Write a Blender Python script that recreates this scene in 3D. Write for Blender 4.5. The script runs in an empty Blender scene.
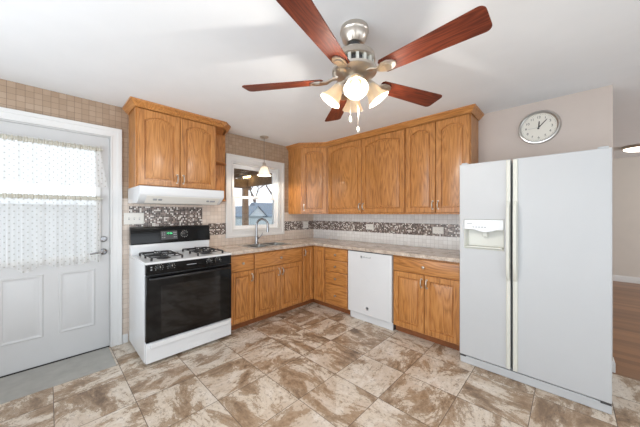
import bpy, bmesh, math, random
from mathutils import Vector, Matrix
random.seed(4)
S = bpy.context.scene
COL = S.collection
PI = math.pi
R = math.radians

# ------------------------------------------------------------------ camera
cam = bpy.data.cameras.new('camera')
cam.sensor_width = 36.0
cam.lens = 260.06 / 640 * 36
cam.clip_start = 0.05
cam_o = bpy.data.objects.new('camera', cam)
COL.objects.link(cam_o)
cam_o.location = (3.338, -3.319, 1.344)
cam_o.rotation_euler = (R(90), 0, 0.7629)
S.camera = cam_o

# ------------------------------------------------------------------ world, lights, exposure
S.view_settings.view_transform = 'Standard'
S.view_settings.look = 'None'
S.view_settings.gamma = 1
S.view_settings.use_curve_mapping = False
S.view_settings.exposure = 0.36
w = bpy.data.worlds.new('sky')
S.world = w
w.use_nodes = True
bg = w.node_tree.nodes['Background']
bg.inputs[0].default_value = (0.86, 0.93, 1.0, 1)
bg.inputs[1].default_value = 1.5


def area(name, loc, rot, sx, sy, power, col=(1, 1, 1)):
    l = bpy.data.lights.new(name, 'AREA')
    l.shape = 'RECTANGLE'; l.size = sx; l.size_y = sy
    l.energy = power; l.color = col
    o = bpy.data.objects.new(name, l); COL.objects.link(o)
    o.location = loc; o.rotation_euler = rot
    return o


# added fill lights in unseen wall openings, tilted up to brighten the ceiling
area('fill_rear', (2.5, -4.62, 1.12), (R(138), 0, 0), 3.4, 2.0, 46, (0.88, 0.945, 1.0))
area('fill_side', (5.12, -2.6, 1.12), (0, R(145), 0), 2.0, 3.0, 11, (0.88, 0.945, 1.0))
area('fill_next_room', (7.9, 2.3, 1.45), (0, R(110), 0), 1.5, 2.4, 75, (0.97, 0.98, 1.0))


# ------------------------------------------------------------------ materials
def lin(c):
    c = c / 255.0
    return c / 12.92 if c <= 0.04045 else ((c + 0.055) / 1.055) ** 2.4


def rgb(r, g, b):
    return (lin(r), lin(g), lin(b), 1)


class NT:
    def __init__(s, name):
        s.m = bpy.data.materials.new(name); s.m.use_nodes = True
        s.t = s.m.node_tree; s.b = s.t.nodes['Principled BSDF']; s.out = s.t.nodes['Material Output']

    def n(s, typ, **kw):
        nd = s.t.nodes.new(typ)
        for k, v in kw.items():
            if k.startswith('_'):
                setattr(nd, k[1:], v)
        return nd

    def l(s, a, b):
        s.t.links.new(a, b)

    def math(s, op, a, b=None):
        nd = s.t.nodes.new('ShaderNodeMath'); nd.operation = op
        for i, x in enumerate((a, b)):
            if x is None: continue
            if isinstance(x, (int, float)): nd.inputs[i].default_value = x
            else: s.l(x, nd.inputs[i])
        return nd.outputs[0]

    def vmath(s, op, a, b=None):
        nd = s.t.nodes.new('ShaderNodeVectorMath'); nd.operation = op
        for i, x in enumerate((a, b)):
            if x is None: continue
            if isinstance(x, tuple): nd.inputs[i].default_value = x
            else: s.l(x, nd.inputs[i])
        return nd.outputs[0]

    def noise(s, vec, scale, detail=3, rough=0.5, dist=0.0):
        nd = s.t.nodes.new('ShaderNodeTexNoise')
        nd.inputs['Scale'].default_value = scale; nd.inputs['Detail'].default_value = detail
        nd.inputs['Roughness'].default_value = rough; nd.inputs['Distortion'].default_value = dist
        if vec is not None: s.l(vec, nd.inputs['Vector'])
        return nd.outputs['Fac']

    def ramp(s, fac, stops, const=False):
        nd = s.t.nodes.new('ShaderNodeValToRGB'); cr = nd.color_ramp
        if const: cr.interpolation = 'CONSTANT'
        while len(cr.elements) < len(stops): cr.elements.new(0.5)
        for e, (p, c) in zip(cr.elements, stops):
            e.position = p; e.color = c
        s.l(fac, nd.inputs[0])
        return nd.outputs[0]

    def mix(s, fac, a, b, mode='MIX'):
        nd = s.t.nodes.new('ShaderNodeMixRGB'); nd.blend_type = mode
        for i, x in enumerate((fac, a, b)):
            if isinstance(x, (int, float)): nd.inputs[i].default_value = x
            elif isinstance(x, tuple): nd.inputs[i].default_value = x
            else: s.l(x, nd.inputs[i])
        return nd.outputs[0]

    def obj(s):
        return s.t.nodes.new('ShaderNodeTexCoord').outputs['Object']

    def rand(s):
        return s.t.nodes.new('ShaderNodeObjectInfo').outputs['Random']

    def bump(s, h, strength=0.2, dist=0.002):
        nd = s.t.nodes.new('ShaderNodeBump'); nd.inputs['Strength'].default_value = strength
        nd.inputs['Distance'].default_value = dist
        s.l(h, nd.inputs['Height']); s.l(nd.outputs[0], s.b.inputs['Normal'])


def plain(name, c, rough=0.5, metal=0.0, var=0.03, scale=6, spec=0.5, coat=0.0):
    """plain colour with a faint procedural mottling"""
    t = NT(name)
    n = t.noise(t.obj(), scale, 3)
    d = tuple(max(0, x * (1 - var)) for x in c[:3]) + (1,)
    e = tuple(min(1, x * (1 + var)) for x in c[:3]) + (1,)
    t.l(t.ramp(n, [(0.3, d), (0.7, e)]), t.b.inputs['Base Color'])
    t.b.inputs['Roughness'].default_value = rough
    t.b.inputs['Metallic'].default_value = metal
    t.b.inputs['Specular IOR Level'].default_value = spec
    if coat: t.b.inputs['Coat Weight'].default_value = coat
    return t.m


def wood(name, axis, light, mid, dark, rough=0.32, freq=1.0, coat=0.15):
    """grain runs along the local axis"""
    t = NT(name)
    r = t.rand()
    off = t.n('ShaderNodeCombineXYZ')
    for i, k in enumerate((7.3, 5.1, 9.7)): t.l(t.math('MULTIPLY', r, k), off.inputs[i])
    v = t.vmath('ADD', t.obj(), off.outputs[0])
    sc = [9.0 * freq, 9.0 * freq, 9.0 * freq]; sc[axis] = 1.1 * freq
    v1 = t.vmath('MULTIPLY', v, tuple(sc))
    n1 = t.noise(v1, 0.9, 2, 0.45, 0.2)
    rings = t.math('FRACT', t.math('MULTIPLY', n1, 13.0))
    tri = t.math('ABSOLUTE', t.math('SUBTRACT', t.math('MULTIPLY', rings, 2.0), 1.0))
    sf = [150.0 * freq] * 3; sf[axis] = 6.0 * freq
    fine = t.noise(t.vmath('MULTIPLY', v, tuple(sf)), 1.0, 3, 0.65)
    broad = t.noise(v1, 0.3, 2)
    f = t.math('ADD', t.math('MULTIPLY', tri, 0.20), t.math('ADD', t.math('MULTIPLY', fine, 0.62), t.math('MULTIPLY', broad, 0.22)))
    c = t.ramp(f, [(0.26, dark), (0.50, mid), (0.76, light)])
    t.l(c, t.b.inputs['Base Color'])
    t.b.inputs['Roughness'].default_value = rough
    t.b.inputs['Coat Weight'].default_value = coat
    t.b.inputs['Coat Roughness'].default_value = 0.18
    t.bump(f, 0.08, 0.001)
    return t.m


OAKC = (rgb(208, 150, 88), rgb(183, 122, 64), rgb(116, 72, 32))
oak_v = wood('oak_vertical', 2, *OAKC)
oak_h = wood('oak_horizontal', 0, *OAKC)
oak_y = wood('oak_across', 1, *OAKC)
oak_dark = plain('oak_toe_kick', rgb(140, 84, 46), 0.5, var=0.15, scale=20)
cherry = wood('cherry_blade', 0, rgb(126, 60, 36), rgb(96, 42, 26), rgb(58, 26, 18), 0.5, 1.3, 0.0)
cherry.node_tree.nodes['Principled BSDF'].inputs['Specular IOR Level'].default_value = 0.22


def swz(t, order):
    sp = t.n('ShaderNodeSeparateXYZ'); t.l(t.obj(), sp.inputs[0])
    cb = t.n('ShaderNodeCombineXYZ')
    for i, k in enumerate(order):
        if k is not None: t.l(sp.outputs[k], cb.inputs[i])
    return cb.outputs[0]


def cellnoise(t, v, size):
    q = t.vmath('FLOOR', t.vmath('MULTIPLY', v, (1 / size, 1 / size, 0)))
    wn = t.n('ShaderNodeTexWhiteNoise'); wn.noise_dimensions = '3D'
    t.l(q, wn.inputs[0])
    return wn.outputs['Value'], wn.outputs['Color']


def groutmask(t, v, size, gw):
    """1 on the joints of a square grid"""
    fr = t.vmath('FRACTION', t.vmath('MULTIPLY', v, (1 / size, 1 / size, 0)))
    sp = t.n('ShaderNodeSeparateXYZ'); t.l(fr, sp.inputs[0])
    g = gw / size
    a = t.math('LESS_THAN', sp.outputs[0], g)
    b = t.math('LESS_THAN', sp.outputs[1], g)
    return t.math('MAXIMUM', a, b)


def wall_tile(name, order, base, dark, light, grout, gw=0.003):
    t = NT(name)
    v = swz(t, order)
    cv, _ = cellnoise(t, v, 0.0508)
    c = t.ramp(cv, [(0.0, dark), (0.5, base), (1.0, light)])
    m = t.noise(t.vmath('MULTIPLY', v, (14, 45, 1)), 1.0, 3)
    c = t.mix(t.math('MULTIPLY', m, 0.35), c, dark)
    g = groutmask(t, v, 0.0508, gw)
    t.l(t.mix(g, c, grout), t.b.inputs['Base Color'])
    t.b.inputs['Roughness'].default_value = 0.35
    t.bump(t.math('SUBTRACT', 1.0, g), 0.25, 0.001)
    return t.m


TILE_A = (rgb(170, 147, 125), rgb(161, 138, 116), rgb(177, 155, 134), rgb(126, 106, 90))
TILE_S = (rgb(220, 205, 192), rgb(212, 196, 182), rgb(226, 213, 201), rgb(186, 172, 160))
TILE_B_LIT = (rgb(234, 232, 230), rgb(224, 222, 219), rgb(240, 239, 237), rgb(196, 193, 190))  # splash tile again, with the back wall's brighter light painted in
tile_left = wall_tile('tan_wall_tile', (1, 2, None), *TILE_A)
tile_splash = wall_tile('beige_splash_tile', (1, 2, None), *TILE_S)
tile_back = wall_tile('lit_wall_tile', (0, 2, None), *TILE_B_LIT)


def mosaic(name, order):
    t = NT(name)
    v = swz(t, order)
    cv, _ = cellnoise(t, v, 0.0165)
    c = t.ramp(cv, [(0.0, rgb(58, 44, 40)), (0.3, rgb(112, 94, 88)), (0.5, rgb(150, 132, 124)),
                    (0.66, rgb(226, 220, 214)), (0.86, rgb(84, 66, 58))], True)
    g = groutmask(t, v, 0.0165, 0.0018)
    t.l(t.mix(g, c, rgb(186, 178, 170)), t.b.inputs['Base Color'])
    t.b.inputs['Roughness'].default_value = 0.2
    return t.m


mosaic_left = mosaic('glass_mosaic_left', (1, 2, None))
mosaic_back = mosaic('glass_mosaic_back', (0, 2, None))


def floor_tile():
    t = NT('travertine_floor')
    v = t.vmath('SUBTRACT', swz(t, (0, 1, None)), (1.108, -2.883, 0))
    cv, cc = cellnoise(t, v, 0.409)
    ang = t.math('MULTIPLY', t.math('FLOOR', t.math('MULTIPLY', cv, 4.0)), PI / 2)
    vr = t.n('ShaderNodeVectorRotate'); vr.rotation_type = 'Z_AXIS'
    t.l(v, vr.inputs['Vector']); t.l(ang, vr.inputs['Angle'])
    shifted = t.vmath('ADD', vr.outputs[0], t.vmath('MULTIPLY', cc, (31.0, 17.0, 23.0)))
    s1 = t.vmath('MULTIPLY', shifted, (3.0, 5.6, 1.0))
    n1 = t.noise(s1, 1.0, 10, 0.70, 0.5)
    n2 = t.noise(shifted, 60.0, 6, 0.8, 0.3)
    n3 = t.noise(t.vmath('MULTIPLY', shifted, (26, 40, 1)), 1.0, 6, 0.85, 0.4)
    n4 = t.noise(shifted, 3.0, 2, 0.5)
    f = t.math('ADD', n1, t.math('MULTIPLY', t.math('SUBTRACT', n2, 0.5), 0.20))
    f = t.math('ADD', f, t.math('MULTIPLY', t.math('SUBTRACT', cv, 0.5), 0.09))
    c = t.ramp(f, [(0.32, rgb(110, 90, 72)), (0.43, rgb(156, 132, 108)), (0.472, rgb(184, 164, 142)), (0.482, rgb(132, 108, 86)),
                   (0.50, rgb(208, 194, 176)), (0.70, rgb(230, 222, 212))])
    c = t.mix(t.math('MULTIPLY', t.math('GREATER_THAN', n4, 0.55), 0.22), c, rgb(176, 142, 108))
    c = t.mix(t.math('MULTIPLY', t.math('GREATER_THAN', n3, 0.565), 0.5), c, rgb(118, 92, 68))
    g = groutmask(t, t.vmath('ADD', v, (0.0022, 0.0022, 0)), 0.409, 0.0045)
    t.l(t.mix(g, c, rgb(104, 88, 74)), t.b.inputs['Base Color'])
    t.b.inputs['Roughness'].default_value = 0.38
    t.bump(t.math('ADD', t.math('MULTIPLY', n2, 0.5), t.math('SUBTRACT', 1.0, g)), 0.15, 0.002)
    return t.m


travertine = floor_tile()


def granite():
    t = NT('speckled_counter')
    v = t.obj()
    n1 = t.noise(v, 9, 4, 0.6, 0.8)
    n2 = t.noise(v, 120, 3, 0.7)
    f = t.math('ADD', t.math('MULTIPLY', n1, 0.55), t.math('MULTIPLY', n2, 0.45))
    t.l(t.ramp(f, [(0.34, rgb(136, 118, 106)), (0.46, rgb(186, 170, 156)), (0.6, rgb(214, 200, 186)), (0.75, rgb(228, 218, 208))]),
        t.b.inputs['Base Color'])
    t.b.inputs['Roughness'].default_value = 0.22
    return t.m


counter_m = granite()


def planks(name):
    t = NT(name)
    v = swz(t, (0, 1, None))
    cv, _ = cellnoise(t, t.vmath('MULTIPLY', v, (0.08, 1.0, 1)), 0.09)
    gr = t.noise(t.vmath('MULTIPLY', v, (3, 60, 1)), 1.0, 4, 0.6)
    f = t.math('ADD', t.math('MULTIPLY', cv, 0.5), t.math('MULTIPLY', gr, 0.5))
    t.l(t.ramp(f, [(0.15, rgb(108, 72, 46)), (0.8, rgb(160, 114, 76))]), t.b.inputs['Base Color'])
    t.b.inputs['Roughness'].default_value = 0.3
    return t.m


plank_m = planks('hall_wood_floor')
ceiling_m = plain('ceiling_paint', rgb(230, 232, 234), 0.9, var=0.01)
wall_m = plain('warm_grey_paint', rgb(200, 188, 180), 0.8, var=0.012)
hall_m = plain('hall_beige_paint', rgb(214, 208, 200), 0.85, var=0.012)
room_m = plain('room_paint', rgb(240, 240, 240), 0.85, var=0.012)
trim_m = plain('white_trim_paint', rgb(222, 222, 221), 0.4, var=0.01)
door_m = plain('white_door_paint', rgb(198, 198, 198), 0.42, var=0.01)
vinyl = plain('white_vinyl', rgb(238, 239, 240), 0.35, var=0.01)
enamel = plain('white_enamel', rgb(224, 226, 228), 0.22, var=0.008, coat=0.2)
fridge_m = plain('fridge_white', rgb(194, 196, 198), 0.5, var=0.008)
cream_m = plain('cream_plastic', rgb(214, 214, 205), 0.4, var=0.01)
recess_m = plain('dispenser_cream', rgb(216, 216, 208), 0.4, var=0.01)
black_gloss = plain('black_glass', rgb(10, 10, 11), 0.08, var=0.05, spec=0.35)
black_win = plain('oven_window_glass', rgb(16, 15, 15), 0.05, var=0.05, spec=0.5)
black_m = plain('black_enamel', rgb(24, 24, 26), 0.25, var=0.05)
iron = plain('cast_iron', rgb(38, 38, 40), 0.5, var=0.1, scale=60)
nickel = plain('brushed_nickel', rgb(200, 192, 182), 0.28, 1.0, var=0.05, scale=30)
chrome = plain('chrome', rgb(158, 158, 160), 0.22, 1.0, var=0.02)
steel = plain('stainless_steel', rgb(196, 194, 190), 0.28, 1.0, var=0.04, scale=40)
grey_m = plain('grey_print', rgb(158, 160, 164), 0.5)
dark_grey = plain('dark_grey_plastic', rgb(72, 72, 74), 0.5)
plate_m = plain('white_plate_plastic', rgb(228, 226, 220), 0.35, var=0.01)
clock_face = plain('clock_face_paper', rgb(226, 222, 212), 0.6, var=0.015)
ink = plain('clock_ink', rgb(66, 62, 60), 0.6)
stone_grey = plain('grey_threshold', rgb(166, 164, 158), 0.5, var=0.1, scale=9)
gap_m = plain('gap_shade', rgb(44, 40, 36), 0.8)
bronze = plain('dark_bronze', rgb(70, 58, 50), 0.4, 0.8)
porch_wood = plain('porch_stained_wood', rgb(118, 98, 82), 0.7, var=0.2, scale=12)
post_wood = plain('porch_post_wood', rgb(150, 124, 102), 0.7, var=0.12, scale=12)
ground_m = plain('pale_yard', rgb(176, 178, 172), 0.9, var=0.1, scale=2)
house_m = plain('house_siding', rgb(180, 188, 194), 0.7, var=0.05)
backdrop_m = plain('backdrop_white', rgb(232, 234, 236), 0.7, var=0.03)
roof_m = plain('house_shingles', rgb(112, 126, 140), 0.8, var=0.1, scale=8)
fence_m = plain('yard_fence_paint', rgb(170, 180, 184), 0.7, var=0.04)
bark = plain('bare_bark', rgb(112, 104, 100), 0.9, var=0.2, scale=20)


def emit(name, c, s):
    t = NT(name)
    t.b.inputs['Base Color'].default_value = c
    t.b.inputs['Emission Color'].default_value = c
    n = t.noise(t.obj(), 8, 2)
    t.l(t.math('ADD', t.math('MULTIPLY', n, s * 0.1), s * 0.95), t.b.inputs['Emission Strength'])
    return t.m


bulb_m = emit('lit_bulb', rgb(255, 240, 212), 1.2)
lamp_lit = emit('lit_dome', rgb(255, 246, 230), 3.0)
porch_lit = emit('lit_porch_lamp', rgb(255, 226, 160), 6.0)
lcd = emit('green_display_digits', rgb(90, 230, 150), 1.2)


def frosted(name, c, tl=0.6):
    t = NT(name)
    d = t.n('ShaderNodeBsdfDiffuse'); tr = t.n('ShaderNodeBsdfTranslucent'); g = t.n('ShaderNodeBsdfGlossy')
    n = t.noise(t.obj(), 30, 3)
    cc = t.ramp(n, [(0.3, tuple(x * 0.94 for x in c[:3]) + (1,)), (0.7, c)])
    t.l(cc, d.inputs[0]); t.l(cc, tr.inputs[0]); g.inputs['Roughness'].default_value = 0.2
    m1 = t.n('ShaderNodeMixShader'); m1.inputs[0].default_value = tl
    t.l(d.outputs[0], m1.inputs[1]); t.l(tr.outputs[0], m1.inputs[2])
    m2 = t.n('ShaderNodeMixShader'); m2.inputs[0].default_value = 0.06
    t.l(m1.outputs[0], m2.inputs[1]); t.l(g.outputs[0], m2.inputs[2])
    t.l(m2.outputs[0], t.out.inputs[0])
    return t.m


shade_m = frosted('frosted_shade_glass', rgb(226, 212, 190), 0.45)
pend_m = frosted('white_shade_glass', rgb(250, 246, 240), 0.5)


def glass():
    t = NT('window_glass')
    tr = t.n('ShaderNodeBsdfTransparent'); g = t.n('ShaderNodeBsdfGlossy'); g.inputs['Roughness'].default_value = 0.02
    fr = t.n('ShaderNodeFresnel'); fr.inputs[0].default_value = 1.45
    mx = t.n('ShaderNodeMixShader')
    t.l(fr.outputs[0], mx.inputs[0]); t.l(tr.outputs[0], mx.inputs[1]); t.l(g.outputs[0], mx.inputs[2])
    t.l(mx.outputs[0], t.out.inputs[0])
    return t.m


glass_m = glass()


def lace():
    t = NT('dotted_lace')
    v = swz(t, (1, 2, None))
    # staggered dots
    q = t.vmath('MULTIPLY', v, (1 / 0.036, 1 / 0.036, 0))
    rot = t.n('ShaderNodeVectorRotate'); rot.rotation_type = 'Z_AXIS'; rot.inputs['Angle'].default_value = PI / 4
    t.l(q, rot.inputs['Vector'])
    fr = t.vmath('SUBTRACT', t.vmath('FRACTION', rot.outputs[0]), (0.5, 0.5, 0))
    ln = t.n('ShaderNodeVectorMath'); ln.operation = 'LENGTH'; t.l(fr, ln.inputs[0])
    dot = t.math('LESS_THAN', ln.outputs['Value'], 0.145)
    d = t.n('ShaderNodeBsdfDiffuse'); tr = t.n('ShaderNodeBsdfTranslucent'); tp = t.n('ShaderNodeBsdfTransparent')
    cc = t.mix(dot, rgb(250, 250, 249), rgb(190, 188, 183))
    t.l(cc, d.inputs[0]); t.l(cc, tr.inputs[0])
    m1 = t.n('ShaderNodeMixShader'); m1.inputs[0].default_value = 0.6
    t.l(d.outputs[0], m1.inputs[1]); t.l(tr.outputs[0], m1.inputs[2])
    op = t.math('ADD', t.math('MULTIPLY', dot, 0.22), 0.70)
    m2 = t.n('ShaderNodeMixShader'); t.l(op, m2.inputs[0])
    t.l(tp.outputs[0], m2.inputs[1]); t.l(m1.outputs[0], m2.inputs[2])
    t.l(m2.outputs[0], t.out.inputs[0])
    return t.m


lace_m = lace()
hem_m = frosted('lace_heading', rgb(230, 227, 216), 0.45)


# ------------------------------------------------------------------ mesh helpers
class MB:
    def __init__(s):
        s.v = []; s.f = []

    def add(s, vs, fs, M=None):
        o = len(s.v)
        s.v += [tuple(M @ Vector(p)) if M else tuple(p) for p in vs]
        s.f += [tuple(i + o for i in f) for f in fs]
        return s

    def box(s, x0, x1, y0, y1, z0, z1, M=None):
        vs = [(x, y, z) for x in (x0, x1) for y in (y0, y1) for z in (z0, z1)]
        return s.add(vs, [(0, 1, 3, 2), (4, 6, 7, 5), (0, 4, 5, 1), (2, 3, 7, 6), (0, 2, 6, 4), (1, 5, 7, 3)], M)

    def loft(s, rings, cap0=True, cap1=True, M=None, close=False):
        n = len(rings[0]); vs = [p for r in rings for p in r]; fs = []
        k = len(rings)
        for i in range(k if close else k - 1):
            a = i * n; b = ((i + 1) % k) * n
            for j in range(n):
                fs.append((a + j, a + (j + 1) % n, b + (j + 1) % n, b + j))
        if cap0 and not close: fs.append(tuple(range(n))[::-1])
        if cap1 and not close: fs.append(tuple((k - 1) * n + j for j in range(n)))
        return s.add(vs, fs, M)

    def prism(s, poly, z0, z1, M=None):
        return s.loft([[(x, y, z0) for x, y in poly], [(x, y, z1) for x, y in poly]], M=M)

    def lathe(s, prof, n=24, M=None, cap=True):
        rings = [[(r * math.cos(2 * PI * j / n), r * math.sin(2 * PI * j / n), z) for j in range(n)] for r, z in prof]
        return s.loft(rings, cap, cap, M)

    def tube(s, path, r, n=10, M=None, cap=True):
        P = [Vector(p) for p in path]
        rs = r if isinstance(r, (list, tuple)) else [r] * len(P)
        rings = []; ref = None
        for i, p in enumerate(P):
            d = (P[min(i + 1, len(P) - 1)] - P[max(i - 1, 0)]).normalized()
            if ref is None:
                ref = d.cross(Vector((0, 0, 1)))
                if ref.length < 1e-3: ref = d.cross(Vector((1, 0, 0)))
            ref = (ref - d * ref.dot(d)).normalized()
            b = d.cross(ref)
            rings.append([tuple(p + (ref * math.cos(2 * PI * j / n) + b * math.sin(2 * PI * j / n)) * rs[i]) for j in range(n)])
        return s.loft(rings, cap, cap, M)

    def cells(s, us, vs_, hole, w0, w1, f):
        """watertight slab over a grid; f(u, v, w) gives the point; hole(i, j) leaves a cell open"""
        nu, nv = len(us), len(vs_)
        idx = {}; V = []; F = []

        def vid(i, j, k):
            if (i, j, k) not in idx:
                idx[(i, j, k)] = len(V); V.append(f(us[i], vs_[j], (w0, w1)[k]))
            return idx[(i, j, k)]

        def full(i, j):
            return 0 <= i < nu - 1 and 0 <= j < nv - 1 and not hole(i, j)
        for i in range(nu - 1):
            for j in range(nv - 1):
                if not full(i, j): continue
                F.append(tuple(vid(*t, 0) for t in ((i, j), (i, j + 1), (i + 1, j + 1), (i + 1, j))))
                F.append(tuple(vid(*t, 1) for t in ((i, j), (i + 1, j), (i + 1, j + 1), (i, j + 1))))
                for (a, b, di, dj) in (((i, j), (i + 1, j), 0, -1), ((i + 1, j), (i + 1, j + 1), 1, 0), ((i + 1, j + 1), (i, j + 1), 0, 1), ((i, j + 1), (i, j), -1, 0)):
                    if not full(i + di, j + dj):
                        F.append((vid(*a, 0), vid(*b, 0), vid(*b, 1), vid(*a, 1)))
        return s.add(V, F)

    def sweep(s, path, prof):
        """sweep a profile of (out, z) along a plan path; out is to the right of the walking direction"""
        P = [Vector((x, y)) for x, y in path]; rings = []
        for i, p in enumerate(P):
            d0 = (P[i] - P[i - 1]).normalized() if i > 0 else None
            d1 = (P[i + 1] - P[i]).normalized() if i < len(P) - 1 else None
            n0 = Vector((d0.y, -d0.x)) if d0 else None
            n1 = Vector((d1.y, -d1.x)) if d1 else None
            if n0 is None: m = n1
            elif n1 is None: m = n0
            else: m = (n0 + n1) / (1 + n0.dot(n1))
            rings.append([(p.x + m.x * o, p.y + m.y * o, z) for o, z in prof])
        return s.loft(rings)

    def transform(s, M):
        s.v = [tuple(M @ Vector(p)) for p in s.v]
        return s

    def build(s, name, mat, parent=None, bevel=0.0, seg=2, smooth=True, angle=35):
        me = bpy.data.meshes.new(name)
        me.from_pydata(s.v, [], s.f)
        bm = bmesh.new(); bm.from_mesh(me)
        bmesh.ops.recalc_face_normals(bm, faces=bm.faces)
        bm.to_mesh(me); bm.free()
        if smooth:
            me.polygons.foreach_set('use_smooth', [True] * len(me.polygons))
            me.set_sharp_from_angle(angle=R(angle))
        me.materials.append(mat)
        o = bpy.data.objects.new(name, me); COL.objects.link(o)
        if parent: o.parent = parent
        if bevel:
            b = o.modifiers.new('edge', 'BEVEL'); b.width = bevel; b.segments = seg
            b.limit_method = 'ANGLE'; b.angle_limit = R(40)
        return o


def tag(o, label=None, cat=None, group=None, kind=None):
    if label: o['label'] = label
    if cat: o['category'] = cat
    if group: o['group'] = group
    if kind: o['kind'] = kind
    return o


def thing(name, label, cat, loc=(0, 0, 0), rz=0.0, group=None):
    o = bpy.data.objects.new(name, None); COL.objects.link(o)
    o.empty_display_size = 0.1
    o.location = loc; o.rotation_euler = (0, 0, rz)
    return tag(o, label, cat, group)


def struct(o):
    o['kind'] = 'structure'
    return o


def copy_tree(o, parent=None):
    c = o.copy(); COL.objects.link(c)
    if parent: c.parent = parent
    for ch in list(o.children): copy_tree(ch, c)
    return c


def text_mesh(txt, size, name, mat, parent, M, depth=0.0006):
    cu = bpy.data.curves.new(name, 'FONT'); cu.body = txt; cu.size = size
    cu.align_x = 'CENTER'; cu.align_y = 'CENTER'; cu.extrude = depth
    tmp = bpy.data.objects.new(name, cu); COL.objects.link(tmp)
    dg = bpy.context.evaluated_depsgraph_get()
    me = bpy.data.meshes.new_from_object(tmp.evaluated_get(dg))
    bpy.data.objects.remove(tmp); bpy.data.curves.remove(cu)
    me.transform(M); me.materials.clear(); me.materials.append(mat); me.name = name
    o = bpy.data.objects.new(name, me); COL.objects.link(o); o.parent = parent
    return o


RX90 = Matrix.Rotation(R(90), 4, 'X')      # z axis -> -y (things mounted on fronts)


def T(x, y, z):
    return Matrix.Translation((x, y, z))


# ------------------------------------------------------------------ room shell
DY0, DY1, DZ = -3.724, -2.874, 2.118                 # rough opening of the door
WY0, WY1, WZ0, WZ1 = -1.575, -0.775, 1.105, 2.06     # opening of the window
m = MB()
ys = [-4.8, DY0, DY1, WY0, WY1, 0.12]; zs = [0, WZ0, WZ1, DZ, 2.44]
m.cells(ys, zs, lambda i, j: (i == 1 and j < 3) or (i == 3 and j == 1), -0.15, 0.0, lambda u, v, w_: (w_, u, v))
struct(m.build('wall_left', tile_left, smooth=False))

m = MB()
m.cells([0.0, 3.61], [0, 2.44], lambda i, j: False, 0.0, 0.12, lambda u, v, w_: (u, w_, v))
struct(m.build('wall_back', wall_m, smooth=False))
m = MB().box(0.0, 2.66, -0.006, 0.0, 0.0, 1.36)
struct(m.build('trim_1', tile_back, smooth=False))
tag(bpy.data.objects['trim_1'], 'square backsplash tile in a painted lit tone on the back wall between counter and wall cabinets')

m = MB().cells([-1.0, 8.0], [-4.8, 4.62], lambda i, j: False, 2.44, 2.56, lambda u, v, w_: (u, v, w_))
m.v = [(max(x, -0.15), y, z) for x, y, z in m.v]
struct(m.build('ceiling', ceiling_m, smooth=False))
m = MB().box(-0.15, 8.0, -4.8, -0.04, -0.1, 0.0)
struct(m.build('floor', travertine, smooth=False))
m = MB().box(-0.15, 8.0, -0.04, 4.62, -0.1, 0.0)
struct(m.build('floor', plank_m, smooth=False))
struct(MB().box(2.0, 8.0, 4.5, 4.62, 0, 2.44).build('wall_far', hall_m, smooth=False))
struct(MB().box(1.9, 2.0, 0.12, 4.62, 0, 2.44).build('wall_hall', hall_m, smooth=False))
struct(MB().cells([-4.7, -4.1, -1.1, -0.04], [0, 0.1, 2.14, 2.44], lambda i, j: i == 1 and j == 1, 5.2, 5.32,
                  lambda u, v, w_: (w_, u, v)).build('wall_right', room_m, smooth=False))
struct(MB().cells([-0.15, 0.8, 4.2, 5.32], [0, 0.1, 2.14, 2.44], lambda i, j: i == 1 and j == 1, -4.8, -4.7,
                  lambda u, v, w_: (u, w_, v)).build('wall_rear', room_m, smooth=False))
struct(MB().cells([-0.04, 1.1, 3.5, 4.62], [0, 0.7, 2.2, 2.44], lambda i, j: i == 1 and j == 1, 7.98, 8.1,
                  lambda u, v, w_: (w_, u, v)).build('wall_hall', hall_m, smooth=False))
struct(MB().box(5.32, 8.0, -0.14, -0.04, 0, 2.44).build('wall_hall', hall_m, smooth=False))
# baseboards
BB = [(0, 0), (0.014, 0), (0.014, 0.075), (0.006, 0.09), (0, 0.09)]
struct(MB().sweep([(0.0, -2.742), (0.0, -2.79)][::-1], [(o, z) for o, z in BB]).build('baseboard_left', trim_m))
struct(MB().sweep([(8.0, 4.5), (2.0, 4.5)][::-1], [(o, z * 1.3) for o, z in BB]).build('baseboard_far', trim_m))
struct(MB().sweep([(3.56, 0.0), (3.61, 0.0), (3.61, 0.12)], BB).build('baseboard_back', trim_m))
m = MB()
m.cells([-2.79, -1.64, -0.70, -0.006], [0.0, 1.04, 1.36, 1.50], lambda i, j: (i == 1 and j > 0) or (i == 2 and j == 2), 0.0, 0.006, lambda u, v, w_: (w_, u, v))
o = struct(m.build('trim_4', tile_splash, smooth=False)); tag(o, 'beige square backsplash tile on the left wall above stove and sink')
# mosaic bands
MO = 0.003
m = MB()
m.box(0, 0.009, -2.731, -1.978, 1.12, 1.42)
m.box(0, 0.009, -1.905, -1.668, 1.065, 1.215)
m.box(0, 0.009, -0.69, 0, 1.065, 1.215)
o = struct(m.build('trim_2', mosaic_left, smooth=False)); tag(o, 'brown and white mosaic band on the left wall behind stove and sink')
o = struct(MB().box(0.009, 2.64, -0.010, -0.005, 1.065, 1.215).build('trim_3', mosaic_back, smooth=False))
tag(o, 'brown and white mosaic band along the back wall splashback')
# grey threshold on the floor in front of the door
o = MB().box(0.0, 0.45, -3.74, -2.90, 0.0, 0.006).build('threshold', stone_grey, bevel=0.002)
tag(o, 'flat pale grey stone threshold slab on the floor before the white door', 'threshold')

# ------------------------------------------------------------------ door
door = struct(bpy.data.objects.new('door_1', None)); COL.objects.link(door)
tag(door, 'white half glazed entry door with two raised panels in the left wall')
door.location = (0, 0, 0)


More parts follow.
